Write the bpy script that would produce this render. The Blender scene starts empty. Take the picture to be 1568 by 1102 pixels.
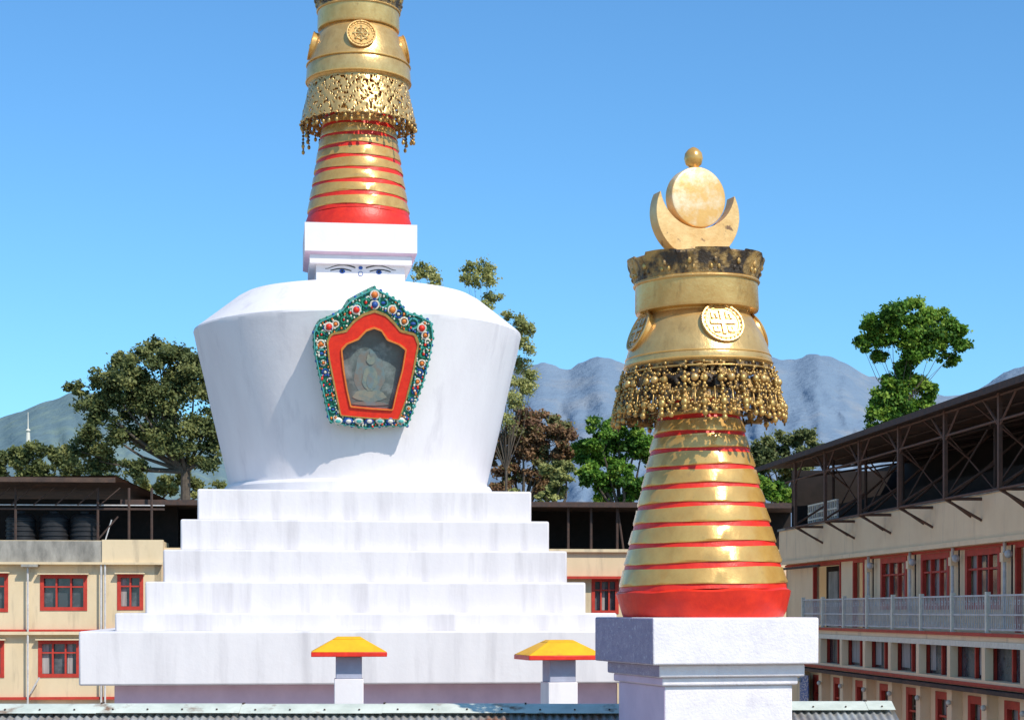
import bpy, math, random
import numpy as np
from mathutils import Vector, Matrix, noise
R=math.radians
random.seed(5); np.random.seed(5)
CZ=8.0; F=2800.0; CX=784.0; HY=935.0
scene=bpy.context.scene
def P(px,py,d): return Vector(((px-CX)*d/F,d,CZ+(HY-py)*d/F))

# ---------------- materials
def mat(name,c1,c2=None,scale=3,rough=.8,metal=0,bump=.1,bscale=40,stretch=(1,1,1),spec=.3,lo=.35,hi=.7,c3=None,s3=1.0,lo3=.55,hi3=.7,bdist=.02,str3=(1,1,1)):
    m=bpy.data.materials.new(name); m.use_nodes=True
    nt=m.node_tree; N=nt.nodes; L=nt.links
    b=N['Principled BSDF']; b.inputs['Roughness'].default_value=rough; b.inputs['Metallic'].default_value=metal
    b.inputs['Specular IOR Level'].default_value=spec
    tc=N.new('ShaderNodeTexCoord')
    def nz(sc,st,det=6):
        mp=N.new('ShaderNodeMapping'); mp.inputs['Scale'].default_value=st
        L.new(tc.outputs['Object'],mp.inputs['Vector'])
        n=N.new('ShaderNodeTexNoise'); n.inputs['Scale'].default_value=sc; n.inputs['Detail'].default_value=det
        n.inputs['Roughness'].default_value=.62
        L.new(mp.outputs[0],n.inputs['Vector']); return n
    def ramp(n,a,bb):
        r=N.new('ShaderNodeMapRange'); r.inputs['From Min'].default_value=a; r.inputs['From Max'].default_value=bb
        L.new(n.outputs['Fac'],r.inputs['Value']); return r
    if c2 is None: c2=tuple(x*.8 for x in c1)
    n=nz(scale,stretch); r=ramp(n,lo,hi)
    mx=N.new('ShaderNodeMix'); mx.data_type='RGBA'
    mx.inputs[6].default_value=(*c1,1); mx.inputs[7].default_value=(*c2,1)
    L.new(r.outputs[0],mx.inputs[0]); out=mx.outputs[2]
    if c3:
        n3=nz(s3,str3,8); r3=ramp(n3,lo3,hi3)
        m3=N.new('ShaderNodeMix'); m3.data_type='RGBA'; L.new(out,m3.inputs[6]); m3.inputs[7].default_value=(*c3,1)
        L.new(r3.outputs[0],m3.inputs[0]); out=m3.outputs[2]
    L.new(out,b.inputs['Base Color'])
    if bump:
        nb=nz(bscale,(1,1,1)); bp=N.new('ShaderNodeBump'); bp.inputs['Strength'].default_value=bump; bp.inputs['Distance'].default_value=bdist
        L.new(nb.outputs['Fac'],bp.inputs['Height']); L.new(bp.outputs[0],b.inputs['Normal'])
    return m
M={}
M['white']=mat('white_limewash',(.80,.755,.75),(.74,.69,.69),scale=1.2,stretch=(1,1,.25),rough=.9,bump=.3,bscale=7,spec=.1,c3=(.50,.46,.48),s3=.9,str3=(2.2,2.2,.22),lo3=.54,hi3=.97)
M['whitestep']=mat('white_limewash_steps',(.735,.69,.685),(.665,.625,.625),scale=1.6,stretch=(1,1,.2),rough=.9,bump=.3,bscale=7,spec=.1,c3=(.40,.37,.38),s3=1.0,str3=(2.0,2.0,.18),lo3=.50,hi3=.95)
M['whiterough']=mat('white_rough_paint',(.77,.72,.73),(.69,.64,.66),scale=5,rough=.85,bump=.5,bscale=30,spec=.2,bdist=.02,c3=(.48,.44,.48),s3=3,lo3=.56,hi3=.95)
M['lavrough']=mat('lavender_shade_rough',(.42,.34,.45),(.32,.26,.37),scale=9,rough=.7,bump=1.0,bscale=34,spec=.4,bdist=.03,c3=(.62,.57,.64),s3=22,lo3=.58,hi3=.66)  # rough white pedestal with its left side's shade mixed into the colour
M['lav']=mat('lavender_shade_tint',(.74,.55,.66),(.62,.45,.56),scale=1.5,rough=.9)  # lavender of shaded white walls, put into the base colour
M['gold']=mat('gold_paint',(.76,.43,.11),(.62,.32,.07),scale=4,rough=.26,metal=.36,bump=.2,bscale=10,spec=.9,c3=(.42,.23,.07),s3=6,lo3=.62,hi3=.85)
M['goldpale']=mat('pale_gilt',(.76,.48,.17),(.62,.36,.11),scale=4,rough=.28,metal=.5,bump=.32,bscale=12,spec=.8,c3=(.38,.21,.07),s3=5,lo3=.57,hi3=.82,str3=(1.5,1.5,.5))
M['goldbead']=mat('gilt_ornament',(.64,.40,.12),(.36,.20,.06),scale=9,rough=.36,metal=.55,bump=.2,bscale=30,spec=.5)
M['patina']=mat('tarnished_bronze',(.55,.33,.11),(.07,.05,.035),scale=4,rough=.42,metal=.45,bump=.7,bscale=14,spec=.5,lo=.40,hi=.56,bdist=.04)
M['disc']=mat('weathered_gilt_disc',(.82,.48,.16),(.74,.38,.11),scale=3,rough=.38,metal=.3,bump=.2,bscale=20,c3=(.88,.68,.42),s3=3.0,lo3=.46,hi3=.60)
M['moon']=mat('weathered_gilt_moon',(.80,.54,.24),(.64,.37,.13),scale=5,rough=.42,metal=.25,bump=.3,bscale=20,c3=(.22,.12,.06),s3=7,lo3=.61,hi3=.67)
M['red']=mat('red_gloss_paint',(.80,.035,.012),(.62,.022,.012),scale=6,rough=.4,bump=.35,bscale=12,spec=.4)
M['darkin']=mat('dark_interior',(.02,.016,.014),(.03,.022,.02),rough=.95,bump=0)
M['cream']=mat('cream_wall',(.74,.58,.37),(.64,.50,.31),scale=.8,rough=.9,bump=.15,bscale=12,stretch=(1,1,.4),c3=(.34,.27,.19),s3=.9,str3=(2,2,.3),lo3=.54,hi3=.85)
M['creamr']=mat('pale_cream_wall',(.92,.68,.43),(.84,.60,.37),scale=.8,rough=.9,bump=.15,bscale=12,c3=(.50,.36,.24),s3=.9,str3=(2,2,.3),lo3=.56,hi3=.88)
M['conc']=mat('stained_concrete',(.38,.35,.30),(.16,.15,.13),scale=2,rough=.95,bump=.4,bscale=8,stretch=(1,1,.4))
M['redtrim']=mat('red_trim',(.54,.05,.03),(.38,.035,.022),scale=3,rough=.6)
M['glass']=mat('window_glass',(.05,.06,.07),(.12,.13,.14),scale=1.3,rough=.12,bump=0,spec=.8,lo=.45,hi=.6)
M['curtain']=mat('curtain_cloth',(.42,.40,.38),(.26,.22,.2),scale=2,rough=.9,stretch=(8,8,.4))
M['rust']=mat('rusty_roof_sheet',(.11,.065,.045),(.05,.035,.03),scale=1.5,rough=.8,bump=.5,bscale=6,c3=(.22,.10,.06),s3=1.2,lo3=.55,hi3=.75)
M['steel']=mat('painted_steel',(.055,.04,.035),(.10,.055,.04),scale=5,rough=.8)
M['steel2']=mat('rusty_steel',(.16,.08,.055),(.09,.055,.04),scale=5,rough=.8)
M['rail']=mat('grey_railing',(.62,.60,.58),(.45,.42,.40),scale=5,rough=.6)
M['tank']=mat('black_plastic',(.018,.018,.02),(.03,.03,.032),rough=.45,bump=0)
M['ridge']=mat('ridge_cap_paint',(.66,.68,.58),(.48,.51,.43),scale=3,rough=.7,bump=.3,bscale=12,c3=(.22,.12,.07),s3=2.2,lo3=.58,hi3=.70)
M['corr']=mat('galvanised_sheet',(.42,.43,.42),(.22,.18,.15),scale=2.5,rough=.55,metal=.3,bump=.2,bscale=20,c3=(.30,.13,.07),s3=1.2,lo3=.55,hi3=.68)
M['yellow']=mat('yellow_paint',(.85,.44,.012),(.76,.35,.012),scale=4,rough=.55,c3=(.5,.22,.03),s3=5,lo3=.6,hi3=.8)
M['greypost']=mat('grey_blue_paint',(.40,.42,.52),(.33,.34,.43),scale=4,rough=.8)
M['green']=mat('green_enamel',(.03,.26,.15),(.02,.16,.11),scale=8,rough=.45)
M['teal']=mat('teal_enamel',(.10,.42,.36),(.06,.28,.26),scale=8,rough=.45)
M['blue']=mat('blue_enamel',(.03,.10,.36),(.02,.06,.22),scale=8,rough=.45)
M['orange']=mat('orange_enamel',(.75,.22,.04),(.6,.14,.03),scale=8,rough=.45)
M['pearl']=mat('white_enamel',(.75,.70,.58),(.6,.55,.45),scale=8,rough=.5)
M['black']=mat('black_line_paint',(.03,.03,.03),rough=.7,bump=0)
M['nicheglass']=mat('dusty_glass',(.13,.165,.155),(.08,.10,.095),scale=2.2,rough=.25,bump=0,spec=.6,c3=(.27,.32,.30),s3=2.6,lo3=.5,hi3=.75)
M['statue']=mat('faded_gold_image',(.24,.25,.19),(.14,.20,.19),scale=5,rough=.6,lo=.4,hi=.6)
M['statue2']=mat('faded_robe_image',(.15,.215,.22),(.19,.17,.14),scale=4,rough=.6,lo=.4,hi=.6)
M['bark']=mat('bark',(.13,.10,.075),(.07,.055,.04),scale=4,rough=.95,bump=.6,bscale=12)
M['ground']=mat('ground_concrete',(.46,.38,.30),(.32,.28,.22),scale=.15,rough=.95,bump=.2,bscale=3,c3=(.09,.12,.05),s3=.02,lo3=.55,hi3=.62)
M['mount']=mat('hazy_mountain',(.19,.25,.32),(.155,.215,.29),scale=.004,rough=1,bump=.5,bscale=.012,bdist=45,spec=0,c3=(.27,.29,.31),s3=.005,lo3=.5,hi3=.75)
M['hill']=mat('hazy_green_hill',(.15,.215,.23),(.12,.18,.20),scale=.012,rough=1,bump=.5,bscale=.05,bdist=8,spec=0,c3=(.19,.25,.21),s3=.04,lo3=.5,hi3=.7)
M['signb']=mat('blue_notice',(.06,.13,.35),(.5,.5,.5),scale=6,rough=.6,lo=.52,hi=.56,stretch=(1,1,4))

def leafmat(name,c1,c2):
    m=mat(name,c1,c2,scale=1.2,rough=.6,bump=0,spec=.25)
    nt=m.node_tree; N=nt.nodes; L=nt.links; b=N['Principled BSDF']; o=N['Material Output']
    t=N.new('ShaderNodeBsdfTranslucent'); src=b.inputs['Base Color'].links[0].from_socket
    L.new(src,t.inputs['Color']); mx=N.new('ShaderNodeMixShader'); mx.inputs[0].default_value=.38
    L.new(b.outputs[0],mx.inputs[1]); L.new(t.outputs[0],mx.inputs[2]); L.new(mx.outputs[0],o.inputs['Surface'])
    return m

# ---------------- mesh builder
class MB:
    def __init__(s,mats,Mx=None):
        s.v=[];s.f=[];s.m=[];s.mats=mats;s.M=Mx or Matrix.Identity(4)
    def add(s,vs,fs,mi):
        o=len(s.v); s.v+= [tuple(s.M@Vector(v)) for v in vs]
        for i,f in enumerate(fs):
            s.f.append(tuple(o+k for k in f)); s.m.append(s.mats.index(mi if isinstance(mi,str) else mi[i]))
    def box(s,x0,x1,y0,y1,z0,z1,mi):
        if x0>x1:x0,x1=x1,x0
        if y0>y1:y0,y1=y1,y0
        if z0>z1:z0,z1=z1,z0
        vs=[(x,y,z) for z in(z0,z1) for y in(y0,y1) for x in(x0,x1)]
        s.add(vs,[(0,2,3,1),(4,5,7,6),(0,1,5,4),(2,6,7,3),(0,4,6,2),(1,3,7,5)],mi)
    def frust(s,hx0,hy0,z0,hx1,hy1,z1,mi,cx=0,cy=0):
        vs=[(cx+a*hx0,cy+b*hy0,z0) for a,b in((-1,-1),(1,-1),(1,1),(-1,1))]+[(cx+a*hx1,cy+b*hy1,z1) for a,b in((-1,-1),(1,-1),(1,1),(-1,1))]
        s.add(vs,[(3,2,1,0),(4,5,6,7),(0,1,5,4),(1,2,6,5),(2,3,7,6),(3,0,4,7)],mi)
    def lathe(s,prof,n,mis,fn=None):
        vs=[];fs=[];ms=[]
        for j,(r,z) in enumerate(prof):
            for i in range(n):
                a=2*math.pi*i/n; rr,zz=(r,z) if fn is None else fn(j,a,r,z)
                vs.append((rr*math.cos(a),rr*math.sin(a),zz))
        for j in range(len(prof)-1):
            for i in range(n):
                k=(i+1)%n; fs.append((j*n+i,j*n+k,(j+1)*n+k,(j+1)*n+i)); ms.append(mis if isinstance(mis,str) else mis[j])
        s.add(vs,fs,ms)
    def tube(s,p,q,r0,r1,n,mi):
        p=Vector(p);q=Vector(q);d=(q-p).normalized()
        a=d.orthogonal().normalized(); b=d.cross(a)
        vs=[];
        for c,r in((p,r0),(q,r1)):
            for i in range(n):
                t=2*math.pi*i/n; vs.append(c+a*(r*math.cos(t))+b*(r*math.sin(t)))
        fs=[(i,(i+1)%n,n+(i+1)%n,n+i) for i in range(n)]+[tuple(range(n))[::-1],tuple(range(n,2*n))]
        s.add(vs,fs,mi)
    def ball(s,c,r,mi,nu=8,nv=6):
        if not isinstance(r,(tuple,list)): r=(r,r,r)
        vs=[(c[0],c[1],c[2]-r[2])];fs=[]
        for j in range(1,nv):
            t=math.pi*j/nv
            for i in range(nu):
                a=2*math.pi*i/nu; vs.append((c[0]+r[0]*math.sin(t)*math.cos(a),c[1]+r[1]*math.sin(t)*math.sin(a),c[2]-r[2]*math.cos(t)))
        vs.append((c[0],c[1],c[2]+r[2])); e=len(vs)-1
        for i in range(nu):
            k=(i+1)%nu; fs.append((0,1+k,1+i)); fs.append((e,1+(nv-2)*nu+i,1+(nv-2)*nu+k))
            for j in range(nv-2): fs.append((1+j*nu+i,1+j*nu+k,1+(j+1)*nu+k,1+(j+1)*nu+i))
        s.add(vs,fs,mi)
    def torus(s,c,R_,r,mi,ax='y',nu=14,nv=6,a0=0,a1=2*math.pi):
        full=abs(a1-a0-2*math.pi)<1e-6; vs=[];fs=[]; m=nu if full else nu+1
        for i in range(m):
            a=a0+(a1-a0)*i/nu
            for j in range(nv):
                t=2*math.pi*j/nv; rr=R_+r*math.cos(t); h=r*math.sin(t)
                if ax=='y': vs.append((c[0]+rr*math.cos(a),c[1]+h,c[2]+rr*math.sin(a)))
                else: vs.append((c[0]+rr*math.cos(a),c[1]+rr*math.sin(a),c[2]+h))
        for i in range(nu):
            k=(i+1)%m
            for j in range(nv):
                l=(j+1)%nv; fs.append((i*nv+j,i*nv+l,k*nv+l,k*nv+j))
        s.add(vs,fs,mi)
    def prism(s,poly,y0,y1,mi):
        n=len(poly); vs=[(x,y0,z) for x,z in poly]+[(x,y1,z) for x,z in poly]
        s.add(vs,[tuple(range(n)),tuple(range(n,2*n))[::-1]]+[(i,n+i,n+(i+1)%n,(i+1)%n) for i in range(n)],mi)
    def ring(s,A,B,y0,y1,mi):
        n=len(A); vs=[(x,y0,z) for x,z in A]+[(x,y0,z) for x,z in B]+[(x,y1,z) for x,z in A]+[(x,y1,z) for x,z in B]; fs=[]
        for i in range(n):
            k=(i+1)%n; fs+= [(i,k,n+k,n+i),(i,2*n+i,2*n+k,k),(n+i,n+k,3*n+k,3*n+i)]
        s.add(vs,fs,mi)
    def wall(s,x0,x1,z0,z1,holes,mi,y=0,depth=.22):
        xs=sorted({x0,x1}|{c for h in holes for c in h[:2] if x0<c<x1}); zs=sorted({z0,z1}|{c for h in holes for c in h[2:] if z0<c<z1})
        for a,b in zip(xs,xs[1:]):
            for c,d in zip(zs,zs[1:]):
                mx,mz=(a+b)/2,(c+d)/2
                if any(h[0]<mx<h[1] and h[2]<mz<h[3] for h in holes): continue
                s.add([(a,y,c),(b,y,c),(b,y,d),(a,y,d)],[(0,1,2,3)],mi)
        for a,b,c,d in holes:
            s.add([(a,y,c),(b,y,c),(b,y,d),(a,y,d),(a,y+depth,c),(b,y+depth,c),(b,y+depth,d),(a,y+depth,d)],[(0,4,5,1),(1,5,6,2),(2,6,7,3),(3,7,4,0)],mi)
    def window(s,a,b,c,d,y=0,fr='redtrim',n=3,curt=True,fw=.09):
        s.box(a,b,y+.20,y+.23,c,d,'glass')
        if curt and n>1:
            w=(b-a)/n
            for k in range(n):
                if random.random()<.5: s.box(a+k*w+.06,a+k*w+w*random.uniform(.4,.9),y+.17,y+.195,c+.1,d-.1,'curtain')
        s.box(a-.07,a+fw,y-.03,y+.1,c-.07,d+.07,fr); s.box(b-fw,b+.07,y-.03,y+.1,c-.07,d+.07,fr)
        s.box(a+fw,b-fw,y-.028,y+.1,d-fw,d+.07,fr); s.box(a+fw,b-fw,y-.028,y+.1,c-.07,c+fw,fr)
        for k in range(1,n):
            x=a+(b-a)*k/n; s.box(x-fw*.4,x+fw*.4,y+.0,y+.12,c+fw,d-fw,fr)
        z=c+(d-c)*.68; s.box(a+fw,b-fw,y+.01,y+.11,z-.03,z+.03,fr)
    def obj(s,name,parent=None,angle=35,bevel=0,solid=0):
        me=bpy.data.meshes.new(name); me.from_pydata(s.v,[],s.f)
        for k in s.mats: me.materials.append(M[k])
        me.polygons.foreach_set('material_index',s.m); me.polygons.foreach_set('use_smooth',[True]*len(s.f))
        me.update()
        me.set_sharp_from_angle(angle=R(angle))
        o=bpy.data.objects.new(name,me); scene.collection.objects.link(o)
        if parent: o.parent=parent
        if solid:
            md=o.modifiers.new('s','SOLIDIFY'); md.thickness=solid
        if bevel:
            md=o.modifiers.new('b','BEVEL'); md.width=bevel; md.segments=2; md.limit_method='ANGLE'; md.angle_limit=R(40)
        return o
def empty(name):
    o=bpy.data.objects.new(name,None); scene.collection.objects.link(o); return o
class Frame:
    def __init__(s,o,ang):
        s.o=Vector(o); s.M=Matrix.Translation(s.o)@Matrix.Rotation(ang,4,'Z')
        s.x=Vector((math.cos(ang),math.sin(ang),0)); s.y=Vector((-math.sin(ang),math.cos(ang),0))
    def uz(s,px,py,yo=0):
        d=Vector(((px-CX)/F,1,(HY-py)/F)); c=Vector((0,0,CZ)); p0=s.o+s.y*yo
        t=(p0-c).dot(s.y)/d.dot(s.y); q=c+d*t-s.o
        return q.dot(s.x),q.z

# ---------------- camera / light / sky
cam=bpy.data.cameras.new('camera'); co=bpy.data.objects.new('camera',cam); scene.collection.objects.link(co)
co.location=(0,0,CZ); co.rotation_euler=(R(90),0,0); cam.sensor_width=36; cam.lens=F/1568*36; cam.shift_y=(HY-551)/1568; cam.clip_end=20000; cam.clip_start=.1
scene.camera=co
AZ,EL=40,46
sd=Vector((math.sin(R(AZ))*math.cos(R(EL)),-math.cos(R(AZ))*math.cos(R(EL)),math.sin(R(EL))))
sl=bpy.data.lights.new('sun','SUN'); sl.energy=4.5; sl.angle=R(.5); sl.color=(1,.93,.83)
so=bpy.data.objects.new('sun',sl); scene.collection.objects.link(so); so.rotation_euler=(-sd).to_track_quat('-Z','Y').to_euler(); so.location=(20,-20,60)
w=bpy.data.worlds.new('World'); scene.world=w; w.use_nodes=True; nt=w.node_tree
sk=nt.nodes.new('ShaderNodeTexSky'); sk.sky_type='NISHITA'; sk.sun_disc=False; sk.sun_elevation=R(EL); sk.sun_rotation=R(180-AZ)
sk.altitude=300; sk.air_density=1.0; sk.dust_density=1.0; sk.ozone_density=1.5
mu=nt.nodes.new('ShaderNodeMix'); mu.data_type='RGBA'; mu.blend_type='MULTIPLY'; mu.inputs[0].default_value=1; mu.inputs[7].default_value=(.62,1.10,1.42,1)
nt.links.new(sk.outputs[0],mu.inputs[6]); nt.links.new(mu.outputs[2],nt.nodes['Background'].inputs[0]); nt.nodes['Background'].inputs[1].default_value=.135
scene.view_settings.view_transform='Standard'; scene.view_settings.look='None'; scene.view_settings.exposure=0

# ---------------- ground
g=MB(['ground']); g.add([(-9000,-3000,0),(9000,-3000,0),(9000,9000,0),(-9000,9000,0)],[(0,1,2,3)],'ground'); g.obj('ground')

# ---------------- mountains
def interp(pts,x):
    if x<=pts[0][0]: return pts[0][1]
    for (a,b),(c,d) in zip(pts,pts[1:]):
        if x<=c:
            return b+(d-b)*(x-a)/(c-a)
    return pts[-1][1]
def mountain(name,pts,x0,x1,d0,d1,mk,nx,nd,amp,seed,rough=5):
    vs=[];fs=[]
    for j in range(nd+1):
        t=j/nd
        for i in range(nx+1):
            px=x0+(x1-x0)*i/nx; 
            e=(HY-interp(pts,px))
            rid=1-abs(noise.noise(Vector((px/80,t*2.2+px/160,seed)))*2)
            rid2=1-abs(noise.noise(Vector((px/30,t*5+px/60,seed+3)))*2)
            fr=noise.fractal(Vector((px/22,t*9,seed+5)),1,2,5)
            k=(t**.75)
            ee=e*k+amp*math.sin(math.pi*min(t,1))*( (rid-.6)*1.0+(rid2-.6)*.45+fr*.3)
            if j==nd: ee+=fr*rough
            ee=max(ee,0) if t>0 else 0
            d=d0+(d1-d0)*t+ (rid2*.15+rid*.3)*(d1-d0)*.3*math.sin(math.pi*t)
            p=P(px,HY-ee,d); 
            vs.append((p.x,p.y,p.z-CZ*(1-t)-(.5 if j==0 else 0)))
    for j in range(nd):
        for i in range(nx):
            a=j*(nx+1)+i; fs.append((a,a+1,a+nx+2,a+nx+1))
    mb=MB([mk]); mb.add(vs,fs,mk); mb.obj(name,angle=180)
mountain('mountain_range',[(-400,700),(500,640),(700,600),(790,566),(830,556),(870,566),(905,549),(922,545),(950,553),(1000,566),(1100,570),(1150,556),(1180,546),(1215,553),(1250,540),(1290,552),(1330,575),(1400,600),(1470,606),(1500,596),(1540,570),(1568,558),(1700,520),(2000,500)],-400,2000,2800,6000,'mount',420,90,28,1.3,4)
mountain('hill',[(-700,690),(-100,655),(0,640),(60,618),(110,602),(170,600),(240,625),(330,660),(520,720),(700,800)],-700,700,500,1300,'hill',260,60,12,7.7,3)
mb=MB(['pearl']); p=P(43,690,900); mb.tube(p,p+Vector((0,0,9)),1.3,.9,8,'pearl'); mb.tube(p+Vector((0,0,9)),p+Vector((0,0,19)),.4,.15,6,'pearl'); mb.ball(p+Vector((0,0,10)),(1.2,1.2,.8),'pearl'); mb.obj('radio_mast')

# ---------------- trees
def tree(name,d,base,clumps,mats,n=9000,leaf=.2,seed=0,trunk=.35,sub=14,tight=.22,depth=.8,limb=.6,fl_=.62):
    rng=np.random.RandomState(seed); k=d/F
    C=[];Rr=[]
    for (px,py,r) in clumps:
        p=P(px,py,d); C.append((p.x,d+rng.uniform(-1,1)*r*k*.8,p.z)); Rr.append(r*k)
    C=np.array(C);Rr=np.array(Rr)
    subs=[];subr=[];subm=[]
    for c,r in zip(C,Rr):
        for q in range(sub):
            v=rng.normal(size=3); v/=np.linalg.norm(v); v*=rng.uniform(.2,1.0)**.5*r; v[1]*=depth; v[2]*=.85
            subs.append(c+v); subr.append(r*rng.uniform(.16,.36)); subm.append(rng.choice(len(mats),p=[.3,.42,.28]))
    subs=np.array(subs);subr=np.array(subr);subm=np.array(subm)
    ws=subr**2; ws/=ws.sum(); idx=rng.choice(len(subs),size=n,p=ws)
    pos=subs[idx]+rng.normal(size=(n,3))*subr[idx][:,None]*np.array([fl_,fl_,fl_*.7])
    nrm=rng.normal(size=(n,3))*.8+np.array([.35,-.55,.75]); nrm/=np.linalg.norm(nrm,axis=1)[:,None]
    t=np.cross(nrm,rng.normal(size=(n,3))); t/=np.linalg.norm(t,axis=1)[:,None]; b=np.cross(nrm,t)
    s=(leaf*rng.uniform(.6,1.3,size=n))[:,None]
    V=np.empty((n,4,3)); V[:,0]=pos-t*s*.5; V[:,1]=pos-b*s*.3; V[:,2]=pos+t*s*.5; V[:,3]=pos+b*s*.3
    me=bpy.data.meshes.new(name+'_crown'); me.vertices.add(4*n); me.vertices.foreach_set('co',V.ravel())
    me.loops.add(4*n); me.loops.foreach_set('vertex_index',np.arange(4*n,dtype=np.int32))
    me.polygons.add(n); me.polygons.foreach_set('loop_start',np.arange(0,4*n,4,dtype=np.int32)); me.polygons.foreach_set('loop_total',np.full(n,4,dtype=np.int32))
    mi=subm[idx].copy(); fl=rng.rand(n)<.2; mi[fl]=rng.randint(0,len(mats),fl.sum())
    for m_ in mats: me.materials.append(m_)
    me.polygons.foreach_set('material_index',mi.astype(np.int32)); me.update(); me.validate()
    par=empty(name); o=bpy.data.objects.new('crown',me); scene.collection.objects.link(o); o.parent=par
    tb=MB(['bark']); bp=P(base[0],HY,d); bp.z=0; fk=P(base[0],base[1],d)
    tb.tube(bp,fk,trunk,trunk*.7,9,'bark'); lt=trunk*limb
    for c,r in zip(C,Rr):
        c=Vector(c); mid=fk.lerp(c,.5)+Vector((rng.uniform(-.3,.3),rng.uniform(-.3,.3),-.1*(c-fk).length*.5))
        tb.tube(fk,mid,lt*.6,lt*.35,7,'bark'); tb.tube(mid,c,lt*.35,lt*.1,6,'bark')
        for q in range(5):
            e=Vector(subs[rng.randint(len(subs))])
            if (e-c).length<r*1.6: tb.tube(mid.lerp(c,.6),e,lt*.12,lt*.04,5,'bark')
    tb.obj('trunk_and_limbs',par)
LO=[leafmat('leaf_olive_dark',(.08,.105,.035),(.055,.075,.025)),leafmat('leaf_olive',(.17,.19,.065),(.12,.15,.05)),leafmat('leaf_olive_light',(.29,.29,.10),(.22,.235,.075))]
LG=[leafmat('leaf_green_dark',(.06,.15,.02),(.045,.11,.015)),leafmat('leaf_green',(.14,.28,.03),(.10,.22,.025)),leafmat('leaf_green_light',(.28,.40,.05),(.21,.33,.045))]
LB=[leafmat('leaf_rust_dark',(.20,.105,.06),(.14,.08,.045)),leafmat('leaf_rust',(.34,.19,.10),(.25,.155,.07)),leafmat('leaf_moss',(.26,.25,.10),(.20,.20,.07))]
LL=[leafmat('leaf_pale_dark',(.26,.28,.09),(.20,.22,.07)),leafmat('leaf_pale',(.42,.42,.14),(.35,.35,.12)),leafmat('leaf_pale_light',(.52,.50,.19),(.44,.42,.16))]
tree('broadleaf_tree',112,(284,722),[(272,552,36),(240,535,18),(225,560,30),(300,580,36),(205,600,40),(165,588,26),(122,596,15),(105,592,8),(150,625,28),(250,610,42),(320,650,34),(215,650,38),(165,665,30),(120,690,26),(265,670,34),(150,705,30),(320,700,26),(335,600,30),(205,715,20),(190,560,22)],LO,n=50000,leaf=.24,seed=1,trunk=.42,sub=18,fl_=.7)
tree('broadleaf_tree',120,(60,760),[(20,700,24),(55,695,22),(90,700,20),(0,715,20),(110,720,20),(40,722,22),(75,722,18)],[LO[0],LO[1],LL[0]],n=15000,leaf=.24,seed=2)
tree('shrub_mass',118,(230,790),[(170,742,20),(215,738,20),(255,745,20),(295,750,18),(330,745,16),(140,750,14),(280,730,14)],[LO[1],LL[0],LL[1]],n=12000,leaf=.22,seed=3)
tree('slender_tree',100,(775,720),[(652,412,15),(666,428,11),(640,422,9),(722,408,13),(742,412,15),(735,432,17),(752,450,13),(715,428,11),(745,470,12),(795,492,15),(812,505,12),(806,528,15),(790,515,12),(803,560,17),(788,580,15),(800,592,16),(785,615,15),(775,480,10),(770,640,16),(815,575,10)],LL,n=11000,leaf=.17,seed=4,trunk=.10,sub=10,limb=.5,fl_=1.0)
tree('rust_leaved_tree',108,(800,790),[(800,655,28),(835,648,24),(862,662,24),(785,682,26),(820,690,30),(860,700,24),(765,700,18),(778,725,22),(820,735,24),(765,750,16)],LB,n=26000,leaf=.23,seed=5,sub=18)
tree('drooping_tree',104,(850,800),[(845,720,18),(862,735,18),(850,752,18),(835,760,14),(790,760,14),(868,715,12)],[LO[1],LL[0],LL[1]],n=9000,leaf=.2,seed=6)
tree('broadleaf_tree',106,(950,790),[(915,665,24),(950,650,22),(985,640,22),(900,692,22),(940,690,28),(985,680,28),(1010,700,24),(905,728,24),(950,730,28),(995,740,24),(925,755,18),(965,760,18)],LG,n=30000,leaf=.24,seed=7,sub=17)
tree('broadleaf_tree',115,(1200,780),[(1165,685,24),(1200,675,24),(1235,675,22),(1255,685,14),(1180,708,26),(1220,705,24),(1160,725,16),(1200,735,22),(1150,740,20)],LO,n=18000,leaf=.24,seed=8)
tree('broadleaf_tree',110,(1170,800),[(1160,745,16),(1180,752,16),(1205,760,16),(1145,755,14)],LG,n=6000,leaf=.24,seed=11)
tree('broadleaf_tree',98,(1378,625),[(1362,482,22),(1398,478,22),(1432,488,22),(1455,505,20),(1468,528,15),(1335,500,18),(1325,528,15),(1352,515,22),(1395,510,26),(1425,530,24),(1395,540,22),(1455,548,14),(1348,545,12),(1316,522,9),(1385,562,14)]+[(1375,585,22),(1400,582,18),(1420,595,14),(1352,605,18),(1380,612,22),(1345,632,18),(1372,640,20),(1405,625,20),(1340,655,12),(1420,612,12)],LG,n=42000,leaf=.22,seed=9,trunk=.12,sub=18,limb=.4,fl_=.82)

# ---------------- back building
B=Frame((0,82,CZ),R(5.2))
keys=['cream','conc','redtrim','glass','curtain','rust','steel','darkin','tank','pearl','rail']
bp=empty('monastery_lodging_building')
mb=MB(keys,B.M)
X=lambda px,yo=0:B.uz(px,935,yo)[0]
Z=lambda py,px=150,yo=0:B.uz(px,py,yo)[1]
wins=[(X(-60),X(10),Z(934),Z(880)),(X(64),X(131),Z(932),Z(882)),(X(182),X(217),Z(931),Z(881)),(X(-60),X(4),Z(1034),Z(982)),(X(61),X(120),Z(1034),Z(982)),(X(64),X(131),Z(1135),Z(1085)),(X(182),X(217),Z(1035),Z(983))]
mb.wall(X(-120),X(247),-CZ,Z(827),wins,'cream')
for i,h in enumerate(wins): mb.window(*h,n=3 if h[1]-h[0]>1.5 else 2)
for h in wins: mb.box(h[0]-.15,h[1]+.15,-.3,-.031,h[3]+.075,h[3]+.13,'cream')
mb.box(X(-120),X(160),-.12,.3,Z(861),Z(828),'conc'); mb.box(X(-120),X(250),-.35,.0,Z(864),Z(860.5),'cream')
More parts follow.
